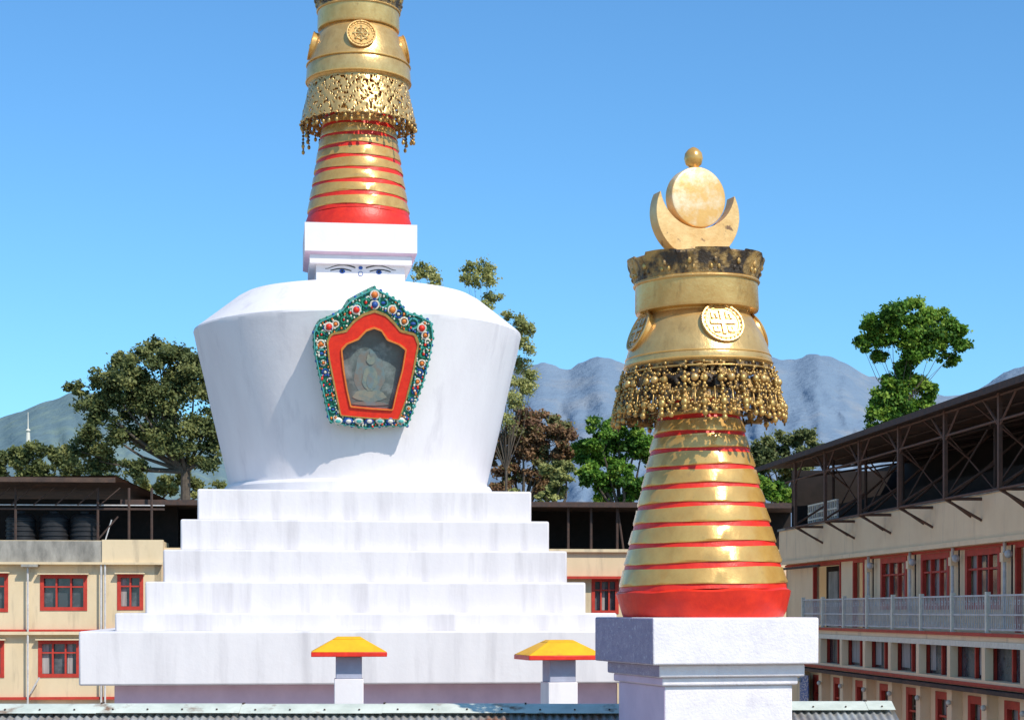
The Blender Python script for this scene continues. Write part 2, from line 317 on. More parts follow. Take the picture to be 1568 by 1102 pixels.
mb.box(X(157),X(250),-.18,.3,Z(861),Z(826),'cream')
mb.box(X(247)-.3,X(247),.0,8,-CZ,Z(827),'cream')
mb.box(X(-120),X(247),-.18,-.002,Z(966),Z(963),'redtrim'); mb.box(X(-120),X(247),-.3,-.004,Z(971),Z(966.3),'cream'); mb.box(X(-120),X(247),-.18,-.002,Z(1070),Z(1066),'redtrim')
for px in(156,44,162): mb.tube((X(px),-.25,-CZ),(X(px),-.25,Z(864)),.045,.045,6,'rail')
mb.tube((X(48),-.28,Z(1060)),(X(62),-.28,Z(1036)),.04,.04,6,'rail')
mb.box(X(35),X(60),-.5,-.01,Z(868),Z(864),'conc')
y1=1.5
w2=[(X(a,y1),X(a+37,y1),Z(937,900,y1),Z(887,900,y1)) for a in (908,300,400,500,600,700,1000)]
mb.wall(X(247,y1),X(1240,y1),-CZ,Z(842,900,y1),w2,'cream',y=y1)
for h in w2: mb.window(*h,y=y1,n=3)
mb.box(X(247,y1),X(1240,y1),y1-.5,y1-.003,Z(886,900,y1),Z(882,900,y1),'redtrim')
mb.box(X(247,y1),X(1240,y1),y1-.2,y1+.2,Z(845,900,y1),Z(841,900,y1)+.02,'cream')
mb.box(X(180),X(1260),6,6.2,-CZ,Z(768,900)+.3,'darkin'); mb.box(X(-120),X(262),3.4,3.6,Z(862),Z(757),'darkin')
mb.box(X(180),X(1260),1.2,9,Z(771,700),Z(765.5,700),'rust')
mb.box(X(180),X(1260),1.0,1.19,Z(773,700),Z(765,700),'steel')
a=B.uz(-120,733);b=B.uz(178,730);c=B.uz(258,767,6);d=B.uz(-120,767,6)
mb.add([(a[0],-.3,a[1]),(b[0],-.3,b[1]),(c[0],6,c[1]),(d[0],6,d[1])],[(0,1,2,3)],'rust')
mb.add([(a[0],-.3,a[1]+.05),(b[0],-.3,b[1]+.05),(c[0],6,c[1]+.05),(d[0],6,d[1]+.05)],[(3,2,1,0)],'rust')
mb.box(a[0],b[0],-.35,-.3,a[1]-.12,a[1]+.09,'rust')
for px in(-20,20,147,195,230):
    mb.tube((X(px),.6,Z(830)),(X(px),.6,Z(745)),.06,.06,6,'steel')
for k in range(6):
    x=X(-20+k*34); mb.tube((x,.55,Z(772)),(x+.9,.55,Z(745)),.03,.03,5,'steel')
mb.tube((X(-120),.6,Z(778)),(X(250),.6,Z(778)),.05,.05,6,'steel'); mb.tube((X(-120),.6,Z(772)),(X(250),.6,Z(772)),.03,.03,6,'rail')
mb.tube((X(147),.2,Z(828)),(X(180),.2,Z(790)),.04,.04,5,'steel'); mb.tube((X(160),.2,Z(828)),(X(170),.2,Z(795)),.03,.03,5,'rail')
for px in (870,905,945): mb.tube((X(px,1.6),1.6,Z(842,900)),(X(px,1.6),1.6,Z(770,900)),.06,.06,6,'steel')
mb.tube((X(945,1.6),1.6,Z(770,900)),(X(955,1.6),1.6,Z(842,900)),.05,.05,6,'steel')
mb.obj('walls_windows_and_roof',bp,angle=40)
for px in(22,74,122):
    t=MB(['tank'],B.M@Matrix.Translation((X(px),1.6,Z(829)))); r=.64;h=Z(782)-Z(829)
    prof=[(0,0),(r,0)]
    for k in range(5): z=h*.8*(k+.5)/5; prof+=[(r,z-.06),(r+.035,z-.03),(r+.035,z+.03),(r,z+.06)]
    prof+=[(r,h*.8),(r*.75,h*.93),(r*.3,h*.97),(r*.3,h*1.04),(0,h*1.04)]
    t.lathe(prof,24,'tank'); t.obj('water_tank')

# ---------------- right building
A=Frame((14.1,45,CZ),math.atan2(-.996,.0903))
bp=empty('monastery_hall_building')
keys=['creamr','cream','redtrim','glass','curtain','rust','steel','steel2','darkin','rail','conc','signb','pearl','white']
mb=MB(keys,A.M)
X=lambda px,yo=0:A.uz(px,935,yo)[0]
x0=X(1204); x1=x0+55
wn=[]
for a,b in((1350,1388),(1412,1453),(1480,1531)): wn.append((X(a),X(b),.12,1.72))
wn+=[(X(1620),X(1690),.12,1.72),(X(1800),X(1900),.12,1.72)]
drs=[(X(1246),X(1288),-.85,1.72),(X(1307),X(1324),-.85,1.72),(X(1556),X(1590),-.85,1.72)]
mb.wall(x0,x1,-CZ,3.27,wn+drs,'creamr')
for h in wn: mb.window(*h,n=3,fw=.12)
for h in drs:
    mb.box(h[0],h[1],.5,.55,h[2],h[3],'darkin')
    mb.box(h[0],h[0]+.12,-.04,.1,h[2],h[3],'redtrim'); mb.box(h[1]-.12,h[1],-.04,.1,h[2],h[3],'redtrim'); mb.box(h[0],h[1],-.03,.1,h[3],h[3]+.1,'redtrim')
mb.box((drs[0][0]+drs[0][1])/2-.9,(drs[0][0]+drs[0][1])/2+.4,.3,.4,-.85,1.5,'conc')
mb.box(x0,x1,-.30,-.004,1.95,3.27,'creamr'); mb.box(x0-.1,x1,-.42,-.304,1.88,2.02,'creamr'); mb.box(x0-.1,x1,-.36,.1,3.272,3.36,'conc')
mb.box(x0,x1,-.06,-.004,1.80,1.876,'redtrim')
for px in(1335,1399,1465,1545,1650):
    x=X(px); mb.tube((x,-.12,-.5),(x,-.12,1.9),.05,.05,7,'rail'); mb.box(x-.12,x+.12,-.22,-.01,1.35,1.6,'creamr')
    mb.tube((x+.5,-.1,.4),(x+.5,-.1,1.8),.03,.03,6,'steel'); mb.ball((x+.5,-.2,1.55),.12,'rail')
mb.box(x0-.0,x0+.2,.0,10,-CZ,3.27,'creamr')
zr=5.66
mb.add([(X(1165,-1.5),-1.7,zr),(x1,-1.7,zr),(x1,9,zr+.7),(X(1165,-1.5),9,zr+.7)],[(0,1,2,3)],'rust')
mb.add([(X(1165,-1.5),-1.7,zr+.06),(x1,-1.7,zr+.06),(x1,9,zr+.76),(X(1165,-1.5),9,zr+.76)],[(3,2,1,0)],'rust')
mb.box(X(1165,-1.5),x1,-1.78,-1.7,zr-.10,zr+.08,'steel')
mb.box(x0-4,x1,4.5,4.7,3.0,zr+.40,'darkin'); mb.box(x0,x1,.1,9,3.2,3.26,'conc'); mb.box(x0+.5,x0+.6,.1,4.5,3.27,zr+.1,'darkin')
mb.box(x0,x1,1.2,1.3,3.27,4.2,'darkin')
yo=-1.35; zb=3.15
xs=[X(1218,yo)+k*4.3 for k in range(12)]
for k,x in enumerate(xs):
    mb.box(x-.07,x+.07,yo-.05,yo+.05,zb,zr-.05,'steel2')
    mb.tube((x,yo,zb),(x,.1,zb),.05,.05,6,'steel2'); mb.tube((x,yo,zb+.08),(x,.1,zb+1.0),.04,.04,6,'steel2'); mb.tube((x,yo,zb-.02),(x,-.3,zb-.6),.045,.045,6,'steel2')
    mb.tube((x,yo,zb+.02),(x-.9,-.3,zb-.45),.04,.04,6,'steel2')
    mb.tube((x,yo,zr-.7),(x,4,zr+.1),.04,.04,6,'steel'); mb.tube((x,.1,3.3),(x,.1,zr),.06,.06,6,'steel')
    mb.tube((x,.1,3.3),(x+1.6,2.5,zr),.045,.045,6,'steel2')
    if k<11:
        mb.tube((x,yo,zr-.9),(x+1.2,yo,zr-.1),.04,.04,5,'steel2'); mb.tube((x+4.3,yo,zr-.9),(x+3.1,yo,zr-.1),.04,.04,5,'steel2')
        mb.tube((x,.1,zr-.2),(x+4.3,.1,3.4),.03,.03,5,'steel2'); mb.tube((x+4.3,.1,zr-.2),(x,.1,3.4),.03,.03,5,'steel')
        mb.tube((x+2.15,yo,zr-.05),(x+2.15,.1,zr-1.2),.035,.035,5,'steel2')
for z in (zb,zr-.75,zr-.1): mb.tube((xs[0]-1.5,yo,z),(x1,yo,z),.035,.035,6,'steel2')
for y in (.5,2,3.5): mb.tube((xs[0]-3,y,zr+.1),(x1,y,zr+.1),.04,.04,6,'steel')
for k in range(14):
    x=X(1245)+k*.32; mb.box(x,x+.07,-.2,-.14,3.37,4.1,'rail' if k%2 else 'pearl')
for z in(3.5,3.75,4.05): mb.box(X(1245),X(1245)+4.2,-.21,-.13,z,z+.06,'pearl')
xb=X(1228,-1.5)
mb.box(xb,x1,-1.55,-.004,-.85,-.58,'creamr'); mb.box(xb-.02,x1,-1.62,-1.552,-.66,-.57,'redtrim'); mb.box(xb-.02,x1,-1.60,-1.552,-.95,-.80,'pearl')
def rail(xa,xe,y):
    x=xa;i=0
    while x<xe:
        mb.box(x,x+.022,y,y+.022,-.5,.38,'rail')
        if i%2==0: mb.torus((x+.07,y+.01,.22),.055,.01,'rail',nu=8,nv=4); mb.torus((x+.07,y+.01,-.38),.055,.01,'rail',nu=8,nv=4)
        x+=.14;i+=1
    for z in(-.5,-.12,.38): mb.box(xa,xe,y-.01,y+.03,z,z+.045,'rail')
rail(xb,xb+32,-1.5)
for k in range(14):
    x=xb+.2+k*2.75; mb.box(x-.06,x+.06,-1.56,-1.44,-.58,.50,'pearl')
mb.box(xb,x1,-1.25,-1.2,-1.8,-.85,'glass')
for k in range(26):
    x=xb+.2+k*1.375; mb.box(x-.04,x+.04,-1.35,-1.26,-1.8,-.95,'redtrim')
    if k%2==0: mb.box(x-.13,x+.13,-1.62,-1.40,-1.8,-.951,'creamr')
    if random.random()<.5: mb.box(x+.15,x+random.uniform(.6,1.1),-1.27,-1.255,-1.7,-.95,'curtain')
mb.box(xb,x1,-1.65,0,-2.0,-1.8,'creamr'); mb.box(xb,x1,-1.72,-1.652,-1.98,-1.88,'redtrim')
lw=[];
for k in range(13):
    x=xb+1.0+k*2.75; lw.append((x,x+1.75,-4.3,-2.35)); lw.append((x,x+1.75,-7.6,-5.3))
mb.wall(xb,x1,-CZ,-2.0,lw,'creamr',y=-1.3)
for h in lw: mb.window(*h,y=-1.3,n=2,fw=.14)
mb.box(xb,x1,-1.9,-1.31,-2.12,-2.02,'rust')
for k in range(13):
    x=xb+.2+k*2.75; mb.box(x-.2,x+.2,-1.6,-1.302,-CZ,-2.13,'creamr'); mb.ball((x+.25,-1.7,-2.5),.08,'pearl')
mb.box(xb,xb+.2,-1.29,0,-CZ,-.86,'creamr')
mb.box(xb+.3,xb+1.5,-1.66,-1.63,-3.8,-2.3,'signb')
mb.tube((x0+.3,-.45,-.5),(x0+.3,-.45,1.2),.05,.05,7,'steel'); mb.tube((x0+.3,-.45,1.2),(x0+1.2,-.45,1.7),.05,.05,7,'steel'); mb.tube((x0+1.2,-.45,1.7),(x0+7,-.45,1.7),.05,.05,7,'steel')
mb.obj('walls_roof_and_balcony',bp,angle=40)

# ---------------- crown (band, crescent, sun disc, jewel)
def crown(mb,s,yf,cf,seed=0):
    def fn(j,a,r,z):
        if 5<=j<=8:
            e=noise.noise(Vector((math.cos(a)*2.5,math.sin(a)*2.5,j*.6)))
            e2=noise.noise(Vector((math.cos(a)*22,math.sin(a)*22,j*1.3)))
            return r*(1+.008*math.sin(a*40)*(j in(6,7))+.008*e+.010*e2),z+(s*(3.0*(1 if math.sin(a*8+.5)>-.5 else -.9)+2.0*e) if j>=7 else 0)
        return r,z
    pr=[(78,488),(80,482),(93,480),(94.5,476),(93.5,440),(95,434),(97.5,422),(103,406),(105,401),(102,400),(92,404),(70,398),(0,394)]
    mb.lathe([(r*s,yf(y)) for r,y in pr],240,['gold','gold','goldpale','goldpale','gold','patina','patina','patina','patina','patina','gold','gold'],fn)
    mb.torus((0,0,yf(437)),95*s,2.0*s,'goldpale',ax='z',nu=72)
    for k in range(16):
        a=2*math.pi*(k+.5)/16
        for q,(da,y,rr) in enumerate(((-.06,425,2.6),(.0,416,3.6),(.06,425,2.6))):
            r_=interp([(400,104),(420,98),(434,95.5)],y)*s; mb.ball((r_*math.cos(a+da),r_*math.sin(a+da),yf(y)),(rr*s,rr*s,rr*s*1.4),'goldbead' if (k+q)%2==0 else 'patina',6,5)
def finial(mb,s,yf):
    n=48; oc=(0,330);orr=69; V=[];Fc=[]
    A0=math.radians(-27); 
    for i in range(n+1):
        t=i/n; a=A0+(math.pi-2*A0)*t
        ox=orr*math.cos(a)*1.03; oy=oc[1]+orr*math.sin(a)
        b0=math.atan2(300-290,61); b=b0+(math.pi-2*b0)*t
        ix=61.8*math.cos(b)*1.03; iy=290+61.8*math.sin(b)
        for y in(-12,12): V.append((ox*s,y*s,yf(oy))); V.append((ix*s,y*s,yf(iy)))
    for i in range(n):
        a=4*i;b=a+4; Fc+=[(a,a+1,b+1,b),(a+2,b+2,b+3,a+3),(a,b,b+2,a+2),(a+1,a+3,b+3,b+1)]
    Fc+=[(0,2,3,1),(4*n,4*n+1,4*n+3,4*n+2)]
    mb.add(V,Fc,'moon')
    mb.lathe([(26*s,yf(402)),(22*s,yf(394)),(14*s,yf(390)),(12*s,yf(384))],20,'moon')
    sv=mb.M; mb.M=sv@Matrix.Translation((2*s,0,yf(304)))@Matrix.Rotation(R(90),4,'X')
    mb.lathe([(0,12*s),(42*s,12*s),(45.5*s,11*s),(46.5*s,9*s),(46.5*s,-9*s),(45*s,-11*s),(42*s,-12*s),(0,-12*s)],72,'disc'); mb.M=sv
    mb.box(-10*s,14*s,-7*s,7*s,yf(372),yf(344),'moon')
    mb.lathe([(9*s,yf(264)),(7*s,yf(259)),(6*s,yf(257)),(12*s,yf(252)),(14.5*s,yf(243)),(13*s,yf(235)),(8*s,yf(229)),(3*s,yf(226)),(0,yf(225))],28,'gold')
def rings(mb,s,yf,r0,y0,r1,y1,n,shrink=.78,red=.25):
    w_=[1+(shrink-1)*i/(n-1) for i in range(n)]; tot=sum(w_); y=y0; prof=[];ms=[]
    for i in range(n):
        h=(y0-y1)*w_[i]/tot; f=lambda yy:r0+(r1-r0)*(y0-yy)/(y0-y1)
        ya=y; yb=y-h*red; yc=y-h
        dlt=(r0*.013)
        pts=[(f(ya)-dlt,ya,'red'),(f(yb)-dlt,yb+h*.02,'gold'),(f(yb)+dlt*.1,yb,'gold'),(f(yb)+dlt*.25,yb-h*.08,'gold'),(f(yc)+dlt*.3,yc+h*.10,'gold'),(f(yc)+dlt*.0,yc+h*.01,'red')]
        for r,yy,m_ in pts: prof.append((r*s,yf(yy))); ms.append(m_)
        y=yc
    wob=lambda j,a,r,z:(r*(1+.004*math.sin(5*a+j)+.003*math.sin(11*a-j*1.7)),z+s*1.0*math.sin(3*a+j*.8))
    mb.lathe(prof,96,ms[:-1],wob)
def pierced(mb,s,yf,prof,n,rows,thr,freq,mk,seed,edge=3):
    vs=[];fs=[]
    for j in range(rows+1):
        t=j/rows; r=interp([(p[0],p[1]) for p in prof],t); y=interp([(p[0],p[2]) for p in prof],t)
        for i in range(n):
            a=2*math.pi*i/n; rr=r*s*(1+.012*noise.noise(Vector((math.cos(a)*9,math.sin(a)*9,j*.4))))
            vs.append((rr*math.cos(a),rr*math.sin(a),yf(y)+(s*edge*abs(math.sin(a*14)) if j==rows else 0)))
    for j in range(rows):
        for i in range(n):
            a=2*math.pi*(i+.5)/n
            q=noise.noise(Vector((math.cos(a)*freq,math.sin(a)*freq,j*freq*2*math.pi/n+seed)))+.25*math.sin(a*26)*math.cos(j*2*math.pi/rows*3)
            if 1<j<rows-1 and q>thr: continue
            k=(i+1)%n; fs.append((j*n+i,(j+1)*n+i,(j+1)*n+k,j*n+k))
    mb.add(vs,fs,mk)
def medallion(mb,r,z,tilt,az,rad,kind,s):
    sv=mb.M
    mb.M=sv@Matrix.Rotation(az,4,'Z')@Matrix.Translation((0,-r,z))@Matrix.Rotation(tilt,4,'X')
    d=-rad*.06
    mb.torus((0,d,0),rad,rad*.06,'goldpale',nu=40); mb.torus((0,d,0),rad*.82,rad*.03,'goldpale',nu=36)
    mb.M=mb.M@Matrix.Rotation(R(90),4,'X'); mb.lathe([(0,-d*.6),(rad,-d*.6),(rad,-rad*.3)],32,'gold'); mb.M=mb.M@Matrix.Rotation(R(-90),4,'X')
    for k in range(24):
        a=2*math.pi*k/24; mb.ball((rad*.91*math.cos(a),d,rad*.91*math.sin(a)),rad*.045,'goldbead',6,4)
    if kind=='cross':
        q=rad*.09
        mb.box(-q,q,d-rad*.06,d+rad*.2,-rad*.62,rad*.62,'goldpale'); mb.box(-rad*.62,rad*.62,d-rad*.055,d+rad*.2,-q,q,'goldpale')
        for sx in(-1,1):
            for sz in(-1,1):
                mb.box(sx*rad*.20,sx*rad*.52,d-rad*.05,d+rad*.2,sz*rad*.42,sz*rad*.54,'goldpale')
                mb.box(sx*rad*.20,sx*rad*.30,d-rad*.045,d+rad*.2,sz*rad*.22,sz*rad*.41,'goldpale')
                mb.box(sx*rad*.42,sx*rad*.52,d-rad*.052,d+rad*.2,sz*rad*.20,sz*rad*.41,'goldpale')
    else:
        for k in range(8):
            a=2*math.pi*k/8; mb.tube((0,d,0),(rad*.6*math.cos(a),d,rad*.6*math.sin(a)),rad*.07,rad*.09,6,'goldpale')
        mb.torus((0,d,0),rad*.45,rad*.07,'goldpale',nu=24); mb.ball((0,d,0),rad*.16,'goldpale')
    mb.M=sv
def lerp(a,b,t): return a+(b-a)*t
GK=['gold','goldpale','goldbead','patina','disc','moon','red','darkin']

# ---------------- small stupa
sp=empty('buddhist_stupa')
D=22.; s=D/F; cx=(1077-CX)*s
base=MB(['white','whiterough','lav','lavrough'],Matrix.Translation((cx,D,CZ))@Matrix.Rotation(R(16),4,'Z'))
zf=lambda y,h:(HY-y)*(D-1.237*h)/F
fm=['whiterough']*4+['lavrough','whiterough']  # left face carries painted shade, the other faces stay white
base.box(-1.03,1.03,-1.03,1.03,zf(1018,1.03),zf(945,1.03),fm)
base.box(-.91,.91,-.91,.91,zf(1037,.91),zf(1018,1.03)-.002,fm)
base.box(-.85,.85,-.85,.85,zf(1050,.85),zf(1037,.91)-.002,['whiterough']*4+['lav','whiterough'])
base.box(-.80,.80,-.80,.80,-CZ,zf(1050,.85)-.002,['whiterough']*4+['lav','whiterough'])  # left side's shade tinted in lavender, as on the course above
base.obj('square_pedestal',sp,bevel=.02)
yf=lambda y:(HY-y)*s
T=Matrix.Translation((cx,D,CZ))@Matrix.Rotation(R(-1.25),4,'Y')
mb=MB(GK,T)
mb.lathe([(0,yf(946)),(121*s,yf(946)),(125*s,yf(938)),(131*s,yf(914)),(133*s,yf(906)),(129*s,yf(903)),(120*s,yf(902))],96,'red',lambda j,a,r,z:(r*(1+.006*math.sin(7*a+j)),z+.008*math.sin(9*a)*(j>2)))
rings(mb,s,yf,130,903,54,598,11,.72,.25)
mb.lathe([(r*s,yf(y)) for r,y in[(54,600),(60,560),(70,500)]],40,'darkin')
mb.obj('spire_rings',sp,angle=30)
mb=MB(GK,T)
bell=[(107,568),(112,563),(113,557),(111,551),(109,544),(105,531),(99,517),(92,504),(86,494),(80,484),(74,480)]
mb.lathe([(r*s,yf(y)) for r,y in bell],96,'goldpale')
for y,r in((561,113),(550,110.5)): mb.torus((0,0,yf(y)),r*s,1.6*s,'gold',ax='z',nu=72)
crown(mb,s,yf,1)
for k in range(4): medallion(mb,95*s,yf(509),R(-24),R(17+90*k),32*s,'cross',s)
mb.obj('bell_and_crown',sp,angle=32)
mb=MB(GK,T@Matrix.Rotation(R(22),4,'Z')); finial(mb,s,yf); mb.obj('moon_sun_and_jewel',sp,bevel=.008)
mb=MB(GK,T)
pierced(mb,s,yf,[(0,109,562),(.3,113,585),(1,127,643)],300,30,.06,18,'patina',3)
mb.obj('lace_net',sp,solid=.012)
mb=MB(GK,T)
nb=26
def sr(y): return interp([(555,111),(585,117),(620,125),(655,132)],y)
rnd=random.Random(3)
mb.torus((0,0,yf(573)),114*s,1.8*s,'goldbead',ax='z',nu=72)
for k in range(nb):
    a=2*math.pi*(k+.3+rnd.uniform(-.1,.1))/nb
    def at(a,y,off=0): r=(sr(y)+off)*s; return (r*math.cos(a),r*math.sin(a),yf(y))
    ys=[568,576,584,593,602,611,620,629,638,646] 
    L=rnd.choice([8,9,9,10])
    for i,y in enumerate(ys[:L]):
        rr=(2.2+.16*i+(2.4 if i in(3,7) else 0))*s; mb.ball(at(a+rnd.uniform(-.008,.008),y,1+rnd.uniform(0,2)),(rr,rr,rr*1.2),'goldbead',8,6)
    p=at(a,ys[L-1]+7,2); mb.ball(p,(4.4*s,4.4*s,5.2*s),'goldbead',10,7); mb.ball((p[0],p[1],p[2]-6.5*s),(1.6*s,1.6*s,2.8*s),'patina',6,5)
    da=2*math.pi/nb
    for (ya,sag,cnt,rb) in((568,18,10,1.7),(580,30,11,2.1),(594,36,11,2.3),(612,28,10,2.4)):
        if rnd.random()<.1: continue
        sg=sag*rnd.uniform(.8,1.15)
        for q in range(1,cnt):
            t=q/cnt; y=ya+sg*4*t*(1-t); jj=at(a+da*t+rnd.uniform(-.006,.006),y,2+rnd.uniform(0,3)); rr=rb*s*rnd.uniform(.75,1.25)
            mb.ball(jj,rr,'goldbead',7,5)
    if k%2==0:
        c=at(a+da*.5,592,4); mb.ball(c,(6*s,6*s,6*s),'goldpale',8,6)
        for q in range(7):
            t=2*math.pi*q/7; aa=a+da*.5+math.cos(t)*.085; mb.ball(at(aa,592+math.sin(t)*10,3),2.8*s,'goldbead',6,5)
    p=at(a+da*.5,640+rnd.uniform(-6,8),2); mb.ball(p,(3.8*s,3.8*s,4.6*s),'goldbead',8,6); mb.tube(at(a+da*.5,606,3),p,1.2*s,1.2*s,5,'goldbead')
mb.obj('bead_skirt',sp,angle=180)

# ---------------- large stupa
bs=empty('buddhist_stupa')
D=50.; s=D/F; cx=(549-CX)*s; yaw=R(7.5)
T=Matrix.Translation((cx,D,CZ)); TR=T@Matrix.Rotation(yaw,4,'Z')
hh=lambda w:w*D/(2*F+w)
st=MB(['whitestep','lav'],TR)
steps=[(511,750,797),(564,796,843),(618,842,892),(674,890.5,940),(768,938,966),(880,965.5,1046)]
for w_,a,b in steps:
    h=hh(w_); dd=D-h; st.box(-h,h,-h,h,(HY-b)*dd/F-.02,(HY-a)*dd/F,'whitestep')
h=hh(770); st.box(-h,h,-h,h,-CZ,(HY-1046)*(D-hh(880))/F-.022,'lav')  # recess wall, shade under the overhanging ledge tinted into its colour
st.obj('stepped_plinth',bs,bevel=.045)
yf=lambda y:(HY-y)*s
mb=MB(['white','lav'],T)
prof=[(0,800),(204,800),(204,751),(201,747),(197,746),(197,741),(203,714),(212,676),(222,634),(233,585),(243,545),(247.5,522),(248.8,516),(248,513),(215,487),(187,465),(176,459),(160,456),(120,455),(0,455)]
mb.lathe([(r*s,yf(y)) for r,y in prof],128,'white',lambda j,a,r,z:(r*(1+.002*math.sin(6*a+j)+.001*math.sin(17*a-j)),z))
mb.obj('vase_body',bs,angle=22)
hm=MB(['white','lav','black','blue','pearl','red'],TR)
def hz(y,hw): return (HY-y)*(D-hw)/F
def hw(wpx): return wpx*D/(2*F+wpx)
a,b,c=hw(172),hw(156),hw(135)
hm.frust(c,c,hz(460,c),c,c,hz(405,c),'white'); hm.frust(b,b,hz(404,b)+.0,b,b,hz(391,b),'white'); hm.frust(b,b,hz(391,b)+.002,a,a,hz(386,a),'lav'); hm.frust(a,a,hz(386,a)+.002,a,a,hz(342,a),'white')
fy=-c-.006
zz=lambda y:hz(y,c); u=lambda dx:dx*(D-c)/F
for sx in(-1,1):
    for i in range(10):
        t=i/10;t2=(i+1)/10
        f=lambda t:(sx*u(8+46*t),zz(411-5*math.sin(math.pi*min(1,t*1.1))+2*t))
        p,q=f(t),f(t2); wdt=.035*(1-.6*t)
        hm.add([(p[0],fy,p[1]),(q[0],fy,q[1]),(q[0],fy,q[1]+wdt),(p[0],fy,p[1]+wdt)],[(0,1,2,3)],'black')
        g=lambda t:(sx*u(14+32*t),zz(416-3*math.sin(math.pi*t)))
        p,q=g(t),g(t2); hm.add([(p[0],fy,p[1]),(q[0],fy,q[1]),(q[0],fy,q[1]+.03),(p[0],fy,p[1]+.03)],[(0,1,2,3)],'black')
    hm.ball((sx*u(28),fy,zz(416)),(.08,.01,.06),'blue',12,6); hm.ball((sx*u(28),fy-.01,zz(416)),(.035,.008,.03),'black',8,5)
hm.ball((0,fy,zz(410)),(.06,.01,.05),'blue'); hm.torus((0,fy,zz(419)),.06,.008,'blue',nu=12)
hm.obj('square_neck_with_painted_eyes',bs,bevel=.012)
mb=MB(GK,T)
mb.lathe([(0,yf(368)),(82*s,yf(368)),(82*s,yf(352)),(80.5*s,yf(342)),(77*s,yf(333)),(74*s,yf(332))],80,'red')
rings(mb,s,yf,79,334,41,108,13,.72,.30)
mb.obj('spire_rings',bs,angle=30)
mb=MB(GK,T)
bell=[(75,133),(79,130),(80,124),(79,112),(78,103),(76,100),(73,88),(68,72),(63,60),(59,52),(56,48)]
mb.lathe([(r*s,yf(y)) for r,y in bell],96,'goldpale'); mb.torus((0,0,yf(104)),79*s,1.2*s,'gold',ax='z',nu=72); mb.torus((0,0,yf(129)),80*s,1.2*s,'gold',ax='z',nu=72)
k_=.665; s2=s*k_; yf2=lambda y:yf(48+(y-478)*k_)
crown(mb,s2,yf2,1)
for k in range(4): medallion(mb,71*s,yf(74),R(-14),R(8+90*k),21*s,'wheel',s)
mb.obj('bell_and_crown',bs,angle=32)
mb=MB(GK,T@Matrix.Rotation(R(7),4,'Z')); finial(mb,s2,yf2); mb.obj('moon_sun_and_jewel',bs,bevel=.008)
mb=MB(GK,T)
pierced(mb,s,yf,[(0,75,131),(.4,80,155),(.8,86,180),(1,88.5,196)],420,34,.24,30,'goldpale',9,4)
mb.obj('pierced_canopy',bs,solid=.03)
mb=MB(GK,T); rnd=random.Random(8)
for k in range(44):
    a=2*math.pi*(k+rnd.uniform(-.3,.3))/44; r=rnd.uniform(84,88)*s; L=rnd.choice([2,4,8,14,20,34]) 
    if math.sin(a)<-.6: L=min(L,8)
    x,y=r*math.cos(a),r*math.sin(a)
    mb.tube((x,y,yf(190)),(x,y,yf(194+L)),.5*s,.5*s,5,'patina')
    for q in range(0,L,5): mb.ball((x,y,yf(196+q)),rnd.uniform(1.4,2.6)*s,'patina',7,5)
    mb.ball((x,y,yf(197+L)),(2.6*s,2.6*s,3.6*s),'goldbead',8,6)
mb.obj('hanging_bells',bs,angle=180)

# niche
az=R(9.5); til=R(12.5)
rc=240*s
n0=Vector((math.sin(az),-math.cos(az),0)); U=Vector((math.cos(az),math.sin(az),0))
V=(Vector((0,0,1))*math.cos(til)+n0*math.sin(til)).normalized(); Nn=U.cross(V).normalized()
O=Vector((cx,D,CZ+yf(555)))+n0*(rc)+Nn*.2
Mx=Matrix(((U.x,-Nn.x,V.x,O.x),(U.y,-Nn.y,V.y,O.y),(U.z,-Nn.z,V.z,O.z),(0,0,0,1)))
def nuv(px,py):
    d=Vector(((px-CX)/F,1,(HY-py)/F)); c=Vector((0,0,CZ)); t=(O-c).dot(Nn)/d.dot(Nn); q=c+d*t-O
    return (q.dot(U),q.dot(V))
def resamp(pts,n):
    pts=[nuv(*p) for p in pts]; pts.append(pts[0]); L=[0]
    for a,b in zip(pts,pts[1:]): L.append(L[-1]+math.dist(a,b))
    out=[]
    for i in range(n):
        t=L[-1]*i/n
        for j in range(len(L)-1):
            if t<=L[j+1]:
                f=(t-L[j])/(L[j+1]-L[j]); out.append((lerp(pts[j][0],pts[j+1][0],f),lerp(pts[j][1],pts[j+1][1],f))); break
    return out
outer=[(573,440),(592,450),(612,462),(622,478),(640,482),(660,492),(663,515),(658,545),(648,585),(637,615),(623,652),(590,651),(563,655),(535,651),(504,645),(497,610),(488,570),(481,535),(480,508),(488,492),(508,483),(524,474),(535,460),(553,450)]
redo=[(573,478),(590,484),(603,497),(612,508),(633,513),(638,527),(630,570),(620,610),(609,640),(566,638),(522,634),(513,590),(505,550),(502,523),(508,512),(530,508),(541,494),(556,483)]
redi=[(572,502),(583,506),(592,520),(610,527),(620,535),(615,565),(607,595),(600,626),(568,624),(537,621),(531,595),(526,565),(523,535),(531,526),(548,519),(560,506)]
NS=120
Ou,Ro,Ri=resamp(outer,NS),resamp(redo,NS),resamp(redi,NS)
mid=lambda A_,B_,t:[(lerp(a[0],b[0],t),lerp(a[1],b[1],t)) for a,b in zip(A_,B_)]
NK=['green','teal','blue','orange','pearl','red','goldbead','goldpale','nicheglass','statue','statue2','darkin','yellow']
mb=MB(NK,Mx)
mb.ring(Ou,Ro,-.08,.6,'green')
mb.ring(mid(Ou,Ro,.0),mid(Ou,Ro,.07),-.13,-.078,'teal')
mb.ring(mid(Ou,Ro,.88),mid(Ou,Ro,1),-.17,-.078,'goldbead')
mb.ring(Ro,Ri,-.15,.15,'red'); mb.ring(mid(Ro,Ri,.9),mid(Ro,Ri,1.03),-.19,-.149,'orange')
